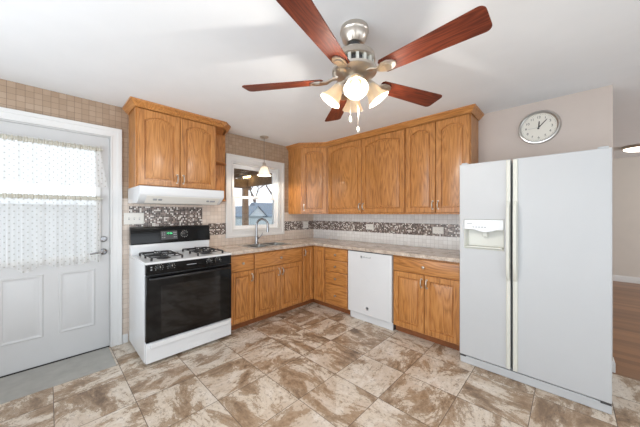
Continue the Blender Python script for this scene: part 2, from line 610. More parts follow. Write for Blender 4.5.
def ring_panel(m, x0, x1, z0, z1, y, prof, arch=0.0, M=None, n=14, capback=None):
    """raised / sunk panel rings on a front facing -y.  prof: list of (inset, y offset)"""
    rings = []
    for ins, dy in prof:
        a, b, c, d = x0 + ins, x1 - ins, z0 + ins, z1 - ins
        r = [(a, y + dy, c), (b, y + dy, c)]
        for k in range(n + 1):
            u = 1 - 2 * k / n
            xx = (a + b) / 2 + u * (b - a) / 2
            r.append((xx, y + dy, d - arch * u * u))
        rings.append(r)
    return rings


SLX = -0.012
dm = MB()
us = [-3.706, -3.62, -2.978, -2.892]; vs_ = [0.012, 0.93, 1.985, 2.103]
dm.cells(us, vs_, lambda i, j: i == 1 and j == 1, -0.05, SLX, lambda u, v, w_: (w_, u, v))
for (a, b) in ((-3.578, -3.367), (-3.231, -3.02)):
    rings = ring_panel(dm, a - 0.0, b, 0.275, 0.785, 0, [(-0.022, 0.001), (-0.014, -0.007), (-0.004, -0.006), (0.004, 0.0005), (0.012, 0.0005), (0.034, -0.008)], 0.0)
    M90 = T(SLX, 0, 0) @ Matrix.Rotation(R(90), 4, 'Z')
    dm.loft([[(p[0], p[1], p[2]) for p in r] for r in rings], False, True, M90)
slab = dm.build('door_slab', door_m, door, bevel=0.0015)
gf = MB().cells([-3.64, -3.60, -2.998, -2.958], [0.91, 0.95, 1.965, 2.005], lambda i, j: i == 1 and j == 1, SLX, SLX + 0.012, lambda u, v, w_: (w_, u, v))
gf.build('glazing_frame', trim_m, slab, bevel=0.004)
MB().box(-0.034, -0.028, -3.62, -2.978, 0.93, 1.985).build('pane', glass_m, slab)
# casing: jamb plus stepped face
cs = MB()
prof = [(0.0, 0.0), (0.0, 0.0)]


def casing(m, y0, y1, z1, wd, z0=None):
    """stepped casing around an opening on the left wall (x = 0)"""
    for (a, b, t) in ((0.0, wd, 0.014), (wd * 0.62, wd, 0.024), (0.0, wd * 0.14, 0.019)):
        A0, A1 = y0 - b, y1 + b
        B0, B1 = y0 - a, y1 + a
        if z0 is None:
            m.cells([A0, B0, B1, A1], [0.0, z1 + a, z1 + b], lambda i, j: i == 1 and j == 0, 0.0, t, lambda u, v, w_: (w_, u, v))
        else:
            m.cells([A0, B0, B1, A1], [z0 - b, z0 - a, z1 + a, z1 + b], lambda i, j: i == 1 and j == 1, 0.0, t, lambda u, v, w_: (w_, u, v))


casing(cs, DY0 + 0.008, DY1 - 0.010, DZ - 0.004, 0.092)
cs.build('casing', trim_m, door, bevel=0.003)
jb = MB()
jb.cells([DY0, DY0 + 0.016, DY1 - 0.016, DY1], [0.0, DZ - 0.013, DZ], lambda i, j: i == 1 and j == 0, -0.15, 0.0, lambda u, v, w_: (w_, u, v))
jb.build('jamb', trim_m, door)
MB().box(-0.15, -0.002, DY0 + 0.016, DY1 - 0.016, 0.0, 0.011).build('gap_strip', gap_m, door)  # dark strip painted in as the shade of the gap under the door
# lever handle and deadbolt
yl = -2.938
lv = MB()
MX = Matrix.Rotation(R(90), 4, 'Y')
lv.lathe([(0.031, 0), (0.031, 0.006), (0.024, 0.012), (0.011, 0.016), (0.011, 0.05)], 20, T(SLX, yl, 0.965) @ MX)
lv.tube([(SLX + 0.045, yl, 0.965), (SLX + 0.052, yl - 0.02, 0.966), (SLX + 0.052, yl - 0.06, 0.962), (SLX + 0.05, yl - 0.105, 0.955)], [0.010, 0.010, 0.009, 0.007], 10)
tag(lv.build('lever_handle', chrome, door), 'satin steel lever handle')
db = MB()
db.lathe([(0.030, 0), (0.030, 0.008), (0.024, 0.016), (0.010, 0.018)], 20, T(SLX, yl, 1.09) @ MX)
db.box(SLX + 0.016, SLX + 0.032, yl - 0.004, yl + 0.004, 1.072, 1.108)
tag(db.build('deadbolt', chrome, door), 'satin steel deadbolt turn')
MB().box(-0.010, 0.0155, DY1 - 0.017, DY1 - 0.012, 0.93, 1.0).build('strike_plate', steel, door)

# curtains on the door


def lace_sheet(y0, y1, z0, z1, x, waves, amp, flare, drop, seed):
    rnd = random.Random(seed); nu, nv = 150, 36
    ph = [rnd.uniform(0, 6.28) for _ in range(4)]
    vs, fs = [], []
    for i in range(nu + 1):
        u = i / nu
        for j in range(nv + 1):
            v = j / nv                                  # 0 top, 1 bottom
            a = amp * (0.45 + 0.55 * v)
            xx = x + a * (math.sin(u * waves * 6.28 + ph[0] + 0.7 * math.sin(u * 9 + ph[1])) + 0.5 * math.sin(u * waves * 2.3 * 6.28 + ph[2]))
            yy = y0 + (y1 - y0) * u + flare * v * max(0, u - 0.7) / 0.3
            zz = z1 + (z0 + drop * (math.sin(u * waves * 6.28 * 0.5 + ph[3]) + math.sin(u * 17)) * 0.5 - z1) * v
            vs.append((xx, yy, zz))
    for i in range(nu):
        for j in range(nv):
            a = i * (nv + 1) + j
            fs.append((a, a + 1, a + nv + 2, a + nv + 1))
    return MB().add(vs, fs)


def curtain(name, label, z_rod, z_bot, y0, y1, flare, drop, seed):
    t = thing(name, label, 'curtain', (0.02, 0, z_rod))
    b = lace_sheet(y0, y1, z_bot, z_rod, 0.02, 7, 0.0135, flare, drop, seed)
    b.transform(T(-0.02 + 0.005, 0, -z_rod))
    b.build('lace_panel', lace_m, t, angle=180)
    hd = MB()
    n = 130; r0 = []; rings = []
    for i in range(n + 1):
        y = y0 + (y1 - y0) * i / n
        k = 0.0035 * math.sin(i * 1.9) + 0.002 * math.sin(i * 0.83)
        ring = []
        for q in range(8):
            a = 2 * PI * q / 8
            ring.append((0.008 + (0.0125 + k) * math.cos(a), y, (0.019 + k * 1.6) * math.sin(a)))
        rings.append(ring)
    hd.loft(rings)
    hd.build('gathered_heading', hem_m, t)
    # rod ends and the brackets that hold them to the glazing frame
    rd = MB().tube([(0.008, y0 - 0.02, 0), (0.008, y1 + 0.02, 0)], 0.0055, 8)
    for y in (y0 - 0.012, y1 + 0.012): rd.box(-0.032, 0.012, y - 0.005, y + 0.005, -0.006, 0.006)
    rd.build('rod', cream_m, t)
    return t


curtain('lace_valance', 'short white dotted lace valance across the top of the door window', 1.968, 1.605, -3.61, -2.965, 0.055, 0.012, 3)
curtain('lace_curtain', 'long white dotted lace cafe curtain on the lower door window', 1.49, 0.872, -3.61, -2.965, 0.0, 0.034, 5)

# ------------------------------------------------------------------ window
win = struct(bpy.data.objects.new('window_1', None)); COL.objects.link(win)
tag(win, 'white double hung window above the sink')
cs = MB(); casing(cs, WY0, WY1, WZ1, 0.094, WZ0)
cs.build('casing', trim_m, win, bevel=0.003)
fr = MB()
fr.cells([WY0, WY0 + 0.018, WY1 - 0.018, WY1], [WZ0, WZ0 + 0.018, WZ1 - 0.018, WZ1], lambda i, j: i == 1 and j == 1, -0.15, 0.004, lambda u, v, w_: (w_, u, v))
fr.build('frame', trim_m, win)


def sash(name, y0, y1, z0, z1, x0, x1, wd, bot, top):
    s = MB().cells([y0, y0 + wd, y1 - wd, y1], [z0, z0 + bot, z1 - top, z1], lambda i, j: i == 1 and j == 1, x0, x1, lambda u, v, w_: (w_, u, v))
    o = s.build(name, vinyl, win, bevel=0.004)
    MB().box((x0 + x1) / 2 - 0.003, (x0 + x1) / 2 + 0.003, y0 + wd - 0.005, y1 - wd + 0.005, z0 + bot - 0.005, z1 - top + 0.005).build('pane', glass_m, o)
    return o


a0, a1 = WY0 + 0.018, WY1 - 0.018
sash('upper_sash', a0, a1, 1.56, WZ1 - 0.018, -0.10, -0.065, 0.048, 0.035, 0.055)
ls = sash('lower_sash', a0, a1, WZ0 + 0.018, 1.59, -0.06, -0.025, 0.048, 0.05, 0.036)
lk = MB().box(-0.025, -0.008, -1.21, -1.15, 1.583, 1.597); lk.build('sash_lock', vinyl, ls, bevel=0.002)

# ------------------------------------------------------------------ cabinet builders
THK = 0.021


def panel_door(m, x0, x1, z0, z1, yf, arch=0.0, stile=0.055, M=None, thick=THK):
    """raised panel door; front face at y = yf - thick, back at yf"""
    y = yf - thick
    base = ring_panel(m, x0, x1, z0, z1, 0, [(0, 0)], 0.0)[0]

    def outer(ins, yy):
        a, b, c, d = x0 + ins, x1 - ins, z0 + ins, z1 - ins
        n = 14
        r = [(a, yy, c), (b, yy, c)]
        for k in range(n + 1):
            u = 1 - 2 * k / n
            r.append(((a + b) / 2 + u * (b - a) / 2, yy, d))
        return r
    rings = [outer(0, yf), outer(0, y + 0.005), outer(0.005, y)]
    inner = ring_panel(m, x0 + stile, x1 - stile, z0 + stile, z1 - stile, y,
                       [(0.0, 0.0), (0.003, 0.004), (0.004, 0.016), (0.015, 0.0165), (0.017, 0.009), (0.048, 0.001)], arch)
    m.loft(rings + inner, True, True, M)
    return m


def slab_front(m, x0, x1, z0, z1, yf, M=None, thick=THK):
    y = yf - thick

    def r(i, yy): return [(x0 + i, yy, z0 + i), (x1 - i, yy, z0 + i), (x1 - i, yy, z1 - i), (x0 + i, yy, z1 - i)]
    m.loft([r(0, yf), r(0, y + 0.006), r(0.004, y + 0.0015), r(0.010, y)], True, True, M)
    return m


def pull(parent, x, z, yf, M=None, ln=0.096, name='handle'):
    b = MB(); h = ln / 2
    b.tube([(x, yf, z - h + 0.008), (x, yf - 0.02, z - h + 0.008), (x, yf - 0.026, z - h + 0.02), (x, yf - 0.029, z),
            (x, yf - 0.026, z + h - 0.02), (x, yf - 0.02, z + h - 0.008), (x, yf, z + h - 0.008)], [0.0065, 0.0055, 0.006, 0.0075, 0.006, 0.0055, 0.0065], 8)
    b.box(x - 0.009, x + 0.009, yf - 0.003, yf, z - h - 0.002, z - h + 0.016)
    b.box(x - 0.009, x + 0.009, yf - 0.003, yf, z + h - 0.016, z + h + 0.002)
    if M: b.transform(M)
    return b.build(name, nickel, parent)


def knob(parent, x, z, yf, M=None):
    b = MB().lathe([(0.008, 0), (0.006, 0.010), (0.013, 0.016), (0.0165, 0.021), (0.014, 0.026), (0.004, 0.029)], 16, T(x, yf, z) @ RX90)
    if M: b.transform(M)
    return b.build('knob', nickel, parent)


A_ROT = R(90)


def base_cabinet(label, loc, rz, wd, drawers=(), doors=(), hollow=False, group='oak base cabinets under the countertop'):
    """drawers: (x0,x1,z0,z1); doors: (x0,x1,z0,z1,handle_x)"""
    t = thing('base_cabinet', label, 'cabinet', loc, rz, group)
    if hollow:
        c = MB().cells([0.001, 0.019, wd - 0.019, wd - 0.001], [-0.600, -0.580, -0.03, -0.012], lambda i, j: i == 1 and j == 1, 0.08, 0.876, lambda u, v, w_: (u, v, w_))
        c.box(0.019, wd - 0.019, -0.58, -0.03, 0.08, 0.098)
    else:
        c = MB().box(0.0015, wd - 0.0015, -0.600, -0.012, 0.08, 0.876)
    c.build('carcass', oak_v, t)
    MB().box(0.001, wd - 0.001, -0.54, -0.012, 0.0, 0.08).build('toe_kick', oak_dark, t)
    for (x0, x1, z0, z1) in drawers:
        d = slab_front(MB(), x0, x1, z0, z1, -0.601).build('drawer', oak_h, t)
        knob(d, (x0 + x1) / 2, (z0 + z1) / 2, -0.601 - THK)
    for (x0, x1, z0, z1, hx) in doors:
        d = panel_door(MB(), x0, x1, z0, z1, -0.601, 0.0, 0.052).build('door', oak_v, t)
        pull(d, hx, z1 - 0.085, -0.601 - THK + 0.0005)
    return t


# left wall, stove to corner (local x runs along +y)
base_cabinet('narrow oak base cabinet, one drawer over one door, right beside the stove', (0, -1.928, 0), A_ROT, 0.317,
             [(0.012, 0.308, 0.682, 0.860)], [(0.012, 0.308, 0.092, 0.674, 0.280)])
base_cabinet('wide oak sink base cabinet with one long drawer front over two doors', (0, -1.611, 0), A_ROT, 0.778,
             [(0.008, 0.770, 0.682, 0.860)], [(0.008, 0.386, 0.092, 0.674, 0.360), (0.392, 0.770, 0.092, 0.674, 0.418)], True)
# corner cabinet with two narrow doors
t = thing('corner_base_cabinet', 'oak corner base cabinet with two narrow doors meeting in the inside corner', 'cabinet', (0, 0, 0), 0, 'oak base cabinets under the countertop')
poly = [(0.012, -0.832), (0.60, -0.832), (0.60, -0.60), (0.848, -0.60), (0.848, -0.012), (0.012, -0.012)]
MB().prism(poly, 0.08, 0.876).build('carcass', oak_v, t)
poly = [(0.012, -0.832), (0.54, -0.832), (0.54, -0.54), (0.848, -0.54), (0.848, -0.012), (0.012, -0.012)]
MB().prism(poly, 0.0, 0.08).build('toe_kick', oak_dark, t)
MA = T(0, -0.832, 0) @ Matrix.Rotation(R(90), 4, 'Z')
d = panel_door(MB(), 0.008, 0.206, 0.092, 0.860, -0.601, 0, 0.048, MA).build('door', oak_v, t)
pull(d, 0.034, 0.79, -0.601 - THK + 0.0005, MA)
panel_door(MB(), 0.627, 0.840, 0.092, 0.860, -0.601, 0, 0.048).build('door', oak_v, t)
# back wall
base_cabinet('oak base cabinet with a stack of four drawers between corner and dishwasher', (0.85, 0, 0), 0, 0.408,
             [(0.010, 0.398, 0.706, 0.860), (0.010, 0.398, 0.548, 0.699), (0.010, 0.398, 0.376, 0.541), (0.010, 0.398, 0.092, 0.369)], [])
base_cabinet('oak base cabinet with one wide drawer over two doors between dishwasher and refrigerator', (1.894, 0, 0), 0, 0.712,
             [(0.012, 0.700, 0.708, 0.860)], [(0.012, 0.356, 0.092, 0.700, 0.332), (0.362, 0.700, 0.092, 0.700, 0.388)])

# countertop (L shape with the sink opening)
SY0, SY1, SX0, SX1 = -1.545, -0.985, 0.135, 0.535
xs = [0.010, SX0, SX1, 0.645, 2.612]; ys = [-1.926, SY0, SY1, -0.645, -0.0105]
ct = MB().cells(xs, ys, lambda i, j: (i == 3 and j < 3) or (i == 1 and j == 1), 0.878, 0.916, lambda u, v, w_: (u, v, w_))
o = ct.build('countertop', counter_m, bevel=0.006, seg=3)
tag(o, 'L shaped beige speckled countertop running along both walls over the oak cabinets', 'countertop')

# sink
t = thing('sink', 'double bowl stainless steel sink set into the counter under the window', 'sink', (0, 0, 0.878))
rim = MB()
ym = (SY0 + SY1) / 2
rim.cells([SX0 - 0.02, SX0 + 0.09, SX1 - 0.02, SX1 + 0.02], [SY0 - 0.02, SY0 + 0.02, ym - 0.018, ym + 0.018, SY1 - 0.02, SY1 + 0.02],
          lambda i, j: i == 1 and j in (1, 3), 0.0383, 0.0425, lambda u, v, w_: (u, v, w_))
rim.build('rim', steel, t, bevel=0.002)
for (a, b) in ((SY0 + 0.02, ym - 0.018), (ym + 0.018, SY1 - 0.02)):
    def rr(i, z):
        x0, x1, y0, y1 = SX0 + 0.09 + i, SX1 - 0.02 - i, a + i, b - i
        pts = []
        for (cx, cy, s) in ((x1 - 0.04, y1 - 0.04, 0), (x0 + 0.04, y1 - 0.04, 90), (x0 + 0.04, y0 + 0.04, 180), (x1 - 0.04, y0 + 0.04, 270)):
            for k in range(5):
                an = R(s + k * 22.5); pts.append((cx + 0.04 * math.cos(an), cy + 0.04 * math.sin(an), z))
        return pts
    bw = MB().loft([rr(-0.006, 0.0375), rr(0.0, 0.036), rr(0.006, -0.10), rr(0.03, -0.118), rr(0.034, -0.123), rr(0.002, -0.104), rr(-0.004, 0.034)], False, False)
    bw.loft([rr(0.03, -0.118), rr(0.031, -0.119)], True, True)
    bo = bw.build('bowl', steel, t)
    MB().lathe([(0.036, -0.1175), (0.034, -0.1155), (0.026, -0.1175)], 20, T((SX0 + SX1) / 2 + 0.035, (a + b) / 2, 0)).build('drain', chrome, bo)
# faucet
FX, FY = 0.178, -1.300
t = thing('faucet', 'tall chrome gooseneck faucet with pull down spray head behind the sink', 'faucet', (FX, FY, 0.9205))
MB().lathe([(0.029, 0), (0.029, 0.006), (0.024, 0.014), (0.021, 0.05), (0.021, 0.10), (0.017, 0.115)], 20).build('base', chrome, t)
dx, dy = 0.86, 0.50
pts = [(0, 0, 0.10), (0, 0, 0.26)]
for k in range(0, 11):
    an = R(180 - k * 18); q = 0.085 + 0.085 * math.cos(an)
    pts.append((q * dx, q * dy, 0.26 + 0.085 * math.sin(an)))
MB().tube(pts, 0.0145, 12).build('spout', chrome, t)
q = 0.17
MB().lathe([(0.0135, 0.262), (0.016, 0.24), (0.019, 0.19), (0.020, 0.165), (0.015, 0.163)], 16, T(q * dx, q * dy, 0)).build('spray_head', chrome, t)
MB().tube([(0.0, 0.018, 0.075), (0.0, 0.045, 0.082), (0.012, 0.075, 0.12), (0.02, 0.088, 0.15)], [0.011, 0.010, 0.007, 0.006], 10).build('lever', chrome, t)

# ------------------------------------------------------------------ wall cabinets


def wall_cabinet(label, loc, rz, wd, z0, z1, doors, depth=0.306):
    t = thing('wall_cabinet', label, 'cabinet', (loc[0], loc[1], z0), rz, 'oak wall cabinets')
    MB().box(0.001, wd - 0.001, -depth, -0.001, 0.0, z1 - z0).build('carcass', oak_v, t)
    for (x0, x1, hx) in doors:
        d = panel_door(MB(), x0, x1, 0.018, z1 - z0 - 0.035, -depth - 0.001, 0.05, 0.055).build('door', oak_v, t)
        pull(d, hx, 0.105, -depth - 0.001 - THK + 0.0005)
    return t


CT = 2.405
wall_cabinet('oak wall cabinet with two arched doors above the white range hood', (0, -2.735, 0), A_ROT, 0.795, 1.605, CT,
             [(0.014, 0.394, 0.366), (0.400, 0.781, 0.428)])
wall_cabinet('oak wall cabinet with the two widest arched doors, above the dishwasher', (0.640, 0, 0), 0, 1.262, 1.335, CT,
             [(0.008, 0.628, 0.600), (0.634, 1.252, 0.662)])
wall_cabinet('oak wall cabinet with two slim arched doors beside the refrigerator', (1.904, 0, 0), 0, 0.708, 1.335, CT,
             [(0.010, 0.355, 0.328), (0.361, 0.700, 0.388)])
t = thing('corner_wall_cabinet', 'diagonal oak corner wall cabinet with a single arched door beside the window', 'cabinet', (0, 0, 1.335), 0, 'oak wall cabinets')
P1, P2 = Vector((0.306, -0.582)), Vector((0.637, -0.306))
MB().prism([(0.001, -0.582), P1[:], P2[:], (0.637, -0.001), (0.001, -0.001)], 0.0, CT - 1.335).build('carcass', oak_v, t)
L = (P2 - P1).length; an = math.atan2(P2.y - P1.y, P2.x - P1.x)
MD = T(P1.x, P1.y, 0) @ Matrix.Rotation(an, 4, 'Z')
d = panel_door(MB(), 0.024, L - 0.024, 0.018, CT - 1.335 - 0.035, -0.001, 0.035, 0.055, MD).build('door', oak_v, t)
pull(d, 0.052, 0.105, -0.001 - THK + 0.0005, MD)

# open corner shelf at the right end of the hood cabinet
t = thing('corner_shelf', 'small open oak shelf unit with rounded shelves between hood cabinet and window', 'shelf', (0, -1.939, 1.50))
MB().box(0.001, 0.012, 0.0, 0.262, 0.0, CT - 1.50).build('back_panel', oak_v, t)
for z in (0.0, 0.478):
    poly = [(0.012, 0.0)] + [(0.012 + 0.205 * math.cos(R(a)), 0.255 * math.sin(R(a))) for a in range(0, 91, 9)]
    MB().prism(poly, z, z + 0.019).build('shelf', oak_y, t, bevel=0.003)
MB().prism([(0.012, 0.0), (0.306, 0.0), (0.306, 0.06), (0.215, 0.15), (0.012, 0.222)], CT - 1.50 - 0.02, CT - 1.50).build('top_board', oak_y, t)

# crown mouldings
CP = [(0.0, 2.378), (0.008, 2.378), (0.012, 2.386), (0.024, 2.396), (0.042, 2.418), (0.052, 2.423), (0.054, 2.4385), (0.0, 2.4385)]


def crown(path, label):
    o = MB().sweep(path, CP).build('crown_molding', oak_h, angle=25)
    tag(o, label, 'molding', 'oak crown moldings')


fx = 0.3265
crown([(0.001, -2.7355), (fx, -2.7355), (fx, -1.865), (0.235, -1.775), (0.001, -1.70)], 'oak crown molding along the top of the hood cabinet and its open shelf')
crown([(0.001, -0.5835), (0.296, -0.5835), (0.300, -0.5835), (0.631, -0.3265), (2.6135, -0.3265), (2.6135, -0.001)],
      'long oak crown molding above the corner cabinet and the back wall cabinets')

# ------------------------------------------------------------------ range hood
t = thing('range_hood', 'white under cabinet range hood above the black and white stove', 'range hood', (0, -2.742, 1.448), A_ROT)
HW = 0.805
side = [(-0.010, 0.0), (-0.40, -0.002), (-0.505, 0.070), (-0.512, 0.082), (-0.512, 0.150), (-0.50, 0.1555), (-0.010, 0.1555)]
hb = MB()
hb.loft([[(0.0, y, z) for y, z in side], [(HW, y, z) for y, z in side]])
hb.build('body', enamel, t, bevel=0.004)
MB().loft([[(0.06, -0.41, 0.002), (0.06, -0.498, 0.062), (0.06, -0.4985, 0.066), (0.06, -0.40, -0.004)],
           [(HW - 0.04, -0.41, 0.002), (HW - 0.04, -0.498, 0.062), (HW - 0.04, -0.4985, 0.066), (HW - 0.04, -0.40, -0.004)]]).build('control_strip', plate_m, t)
nrm = Vector((0, -0.07, -0.105)).normalized()
for xs_ in ((0.12, 0.15), (0.165, 0.195), (0.63, 0.655), (0.67, 0.72)):
    MB().loft([[(x, y + nrm.y * k, z + nrm.z * k) for x, y, z in ((xs_[0], -0.446, 0.0275), (xs_[1], -0.446, 0.0275), (xs_[1], -0.464, 0.040), (xs_[0], -0.464, 0.040))] for k in (0.0, 0.008)]).build('switch', grey_m, t)
MB().box(0.08, HW - 0.08, -0.36, -0.06, -0.004, 0.0).build('filter', steel, t)

# ------------------------------------------------------------------ stove
SW = 0.80
t = thing('stove', 'white gas stove with black oven door and black backguard beside the entry door', 'stove', (0.03, -2.736, 0), A_ROT)
MB().box(0.0, SW, -0.612, -0.005, 0.025, 0.893).build('body', enamel, t, bevel=0.003)
for x in (0.05, SW - 0.05):
    for y in (-0.56, -0.06): MB().lathe([(0.018, 0), (0.018, 0.03)], 10, T(x, y, 0)).build('foot', dark_grey, t)
tp = MB().box(-0.002, SW + 0.002, -0.656, -0.004, 0.893, 0.912)
tp.build('cooktop', enamel, t, bevel=0.006, seg=3)
bgp = [(-0.006, 0.912), (-0.085, 0.912), (-0.085, 1.03), (-0.075, 1.045), (-0.006, 1.045)]
MB().loft([[(0.0, y, z) for y, z in bgp], [(SW, y, z) for y, z in bgp]]).build('backguard', enamel, t, bevel=0.004)
bp = [(-0.010, 1.02), (-0.098, 1.02), (-0.100, 1.035), (-0.072, 1.195), (-0.05, 1.203), (-0.010, 1.203)]
cp = MB().loft([[(-0.004, y, z) for y, z in bp], [(SW + 0.004, y, z) for y, z in bp]]).build('console', black_gloss, t, bevel=0.004)
# display on the sloping face
sl = math.atan2(0.028, 0.16)
MS = T(0, -0.0885, 1.10) @ Matrix.Rotation(-sl, 4, 'X') @ RX90     # local x right, y up, z out
MB().box(0.27, 0.435, -0.045, 0.052, -0.001, 0.0012, MS).build('display', dark_grey, cp)
MB().box(0.325, 0.385, 0.005, 0.042, 0.001, 0.0022, MS).build('clock_window', plain('green_display_dark', rgb(20, 66, 48), 0.2), cp)
text_mesh('12:06', 0.026, 'clock_digits', lcd, cp, MS @ T(0.355, 0.0235, 0.0028))
for x in (0.285, 0.305, 0.402, 0.420):
    for y in (0.03, 0.008, -0.02): MB().box(x - 0.006, x + 0.006, y - 0.005, y + 0.005, 0.001, 0.0024, MS).build('button', grey_m, cp)
MB().lathe([(0.030, 0), (0.030, 0.003), (0.020, 0.004), (0.018, 0.016), (0.004, 0.018)], 24, MS @ T(0.51, 0.01, 0)).build('dial', black_m, cp)
ring = MB()
for k in range(11):
    a = R(-60 + k * 30)
    ring.box(-0.002, 0.002, 0.034, 0.040, 0, 0.0012, MS @ T(0.51, 0.01, 0) @ Matrix.Rotation(a, 4, 'Z'))
ring.build('dial_marking', plate_m, cp)
# front
pn = MB().box(0.004, SW - 0.004, -0.652, -0.612, 0.800, 0.892).build('control_panel', black_gloss, t, bevel=0.004)
for x in (0.107, 0.204, 0.561, 0.650):
    k = MB().lathe([(0.027, 0), (0.027, 0.005), (0.021, 0.008), (0.019, 0.022), (0.016, 0.025), (0.003, 0.0255)], 20, T(x, -0.652, 0.857) @ RX90)
    k.box(x - 0.004, x + 0.004, -0.684, -0.660, 0.838, 0.876)
    kn = k.build('knob', black_m, t)
    mk = MB()
    for q in range(9):
        mk.box(-0.001, 0.001, 0.029, 0.034, 0, 0.0008, T(x, -0.652, 0.857) @ RX90 @ Matrix.Rotation(R(-120 + q * 30), 4, 'Z'))
    MB().box(-0.0012, 0.0012, 0.004, 0.018, 0.0315, 0.0328, T(x, -0.652, 0.857) @ RX90).build('pointer', plate_m, kn)
    mk.build('dial_marking', plate_m, kn)
for q, z in enumerate((0.868, 0.846)): MB().box(0.040, 0.052, -0.6532, -0.652, z - 0.005, z + 0.005).build('burner_symbol', grey_m, pn)
MB().box(0.34, 0.43, -0.6532, -0.652, 0.849, 0.855).build('badge', grey_m, pn)
od = MB().box(0.004, SW - 0.004, -0.660, -0.613, 0.212, 0.794).build('oven_door', black_gloss, t, bevel=0.005)
MB().box(0.12, SW - 0.13, -0.6612, -0.660, 0.265, 0.69).build('window', black_win, od, bevel=0.0005)
hd = MB().tube([(0.03, -0.662, 0.768), (0.035, -0.690, 0.768), (0.06, -0.700, 0.768), (SW - 0.06, -0.700, 0.768), (SW - 0.035, -0.690, 0.768), (SW - 0.03, -0.662, 0.768)], 0.012, 10)
hd.build('handle', black_m, od)
dw = MB()
dw.box(0.004, SW - 0.004, -0.655, -0.612, 0.028, 0.204)
dr = dw.build('storage_drawer', enamel, t, bevel=0.006, seg=3)
MB().box(0.035, SW - 0.03, -0.670, -0.655, 0.158, 0.200).build('drawer_lip', enamel, dr, bevel=0.003)


def grate(t, x0, x1, y0, y1):
    g = MB(); z = 0.945; r = 0.006
    for x in (x0, x1): g.box(x - r, x + r, y0, y1, z - 0.008, z)
    for y in (y0, (y0 + y1) / 2, y1): g.box(x0, x1, y - r, y + r, z - 0.008, z)
    for yc in ((y0 * 3 + y1) / 4, (y0 + 3 * y1) / 4):
        xc = (x0 + x1) / 2
        for a in range(4):
            M = T(xc, yc, 0) @ Matrix.Rotation(R(a * 90), 4, 'Z')
            ex = (x1 - x0) / 2 if a % 2 == 0 else (y1 - y0) / 4
            g.box(0.028, ex, -0.005, 0.005, z - 0.006, z + 0.008, M)
    for x in (x0, x1):
        for y in (y0, (y0 + y1) / 2, y1): g.box(x - 0.008, x + 0.008, y - 0.008, y + 0.008, 0.9115, z - 0.006)
    o = g.build('grate', iron, t, bevel=0.002)
    for yc in ((y0 * 3 + y1) / 4, (y0 + 3 * y1) / 4):
        MB().lathe([(0.062, 0.9115), (0.060, 0.914), (0.045, 0.916), (0.040, 0.922), (0.036, 0.930), (0.034, 0.936), (0.010, 0.939)], 24, T((x0 + x1) / 2, yc, 0)).build('burner', iron, t)


grate(t, 0.065, 0.325, -0.575, -0.145)
grate(t, 0.475, 0.735, -0.575, -0.145)

# ------------------------------------------------------------------ dishwasher
DW = 0.628
t = thing('dishwasher', 'white built in dishwasher under the counter between oak cabinets', 'dishwasher', (1.262, 0, 0))
MB().box(0.004, DW - 0.004, -0.575, -0.02, 0.0, 0.872).build('tub', dark_grey, t)
dd = MB().box(0.004, DW - 0.004, -0.628, -0.578, 0.096, 0.866).build('door', enamel, t, bevel=0.007, seg=3)
MB().box(0.006, DW - 0.006, -0.626, -0.585, 0.8665, 0.8735).build('top_controls', dark_grey, dd)
MB().box(0.015, DW - 0.006, -0.590, -0.576, 0.0, 0.088).build('toe_panel', enamel, t, bevel=0.003)
lg = MB()
lg.lathe([(0.014, 0.0), (0.014, 0.001), (0.010, 0.0012), (0.010, 0.0)], 20, T(0.215, -0.628, 0.806) @ RX90)
for i in range(9):
    h = (0.016, 0.022, 0.012, 0.012, 0.016, 0.012, 0.012, 0.012, 0.022)[i]
    lg.box(0.240 + i * 0.0125, 0.2475 + i * 0.0125, -0.629, -0.628, 0.797, 0.797 + h)
lg.build('logo', grey_m, dd)
e = MB().lathe([(0.018, 0.0), (0.018, 0.001), (0.013, 0.0012), (0.013, 0.0)], 20, T(0.30, -0.628, 0.185) @ RX90)
e.box(0.283, 0.317, -0.629, -0.628, 0.158, 0.164)
e.build('emblem', grey_m, dd)

# ------------------------------------------------------------------ refrigerator
t = thing('refrigerator', 'tall white side by side refrigerator with ice dispenser at the end of the back wall', 'refrigerator', (2.622, -0.03, 0))
FW = 0.925
MB().box(0.003, FW - 0.003, -0.615, -0.0, 0.02, 1.765).build('cabinet', fridge_m, t, bevel=0.004)
yd0, yd1 = -0.628, -0.707
GX = 0.385
ld = MB()
X0, X1, Z0, Z1 = 0.038, 0.334, 1.035, 1.292
ld.cells([0.0, X0, X1, GX - 0.008], [0.078, Z0, Z1, 1.784], lambda i, j: i == 1 and j == 1, yd0, yd1, lambda u, v, w_: (u, w_, v))
ldo = ld.build('freezer_door', fridge_m, t, bevel=0.006, seg=3)
MB().box(GX + 0.008, FW, yd1, yd0, 0.078, 1.784).build('refrigerator_door', fridge_m, t, bevel=0.006, seg=3)
rdo = bpy.data.objects[t.children[-1].name]
rc = MB()
rc.loft([[(X0, yd1, Z0), (X1, yd1, Z0), (X1, yd1, Z1), (X0, yd1, Z1)],
         [(X0 + 0.004, yd1 + 0.004, Z0 + 0.004), (X1 - 0.004, yd1 + 0.004, Z0 + 0.004), (X1 - 0.004, yd1 + 0.004, Z1 - 0.004), (X0 + 0.004, yd1 + 0.004, Z1 - 0.004)],
         [(X0 + 0.018, yd0 - 0.004, Z0 + 0.02), (X1 - 0.012, yd0 - 0.004, Z0 + 0.02), (X1 - 0.012, yd0 - 0.004, Z1 - 0.01), (X0 + 0.018, yd0 - 0.004, Z1 - 0.01)]], False, True)
rec = rc.build('dispenser_recess', recess_m, ldo)
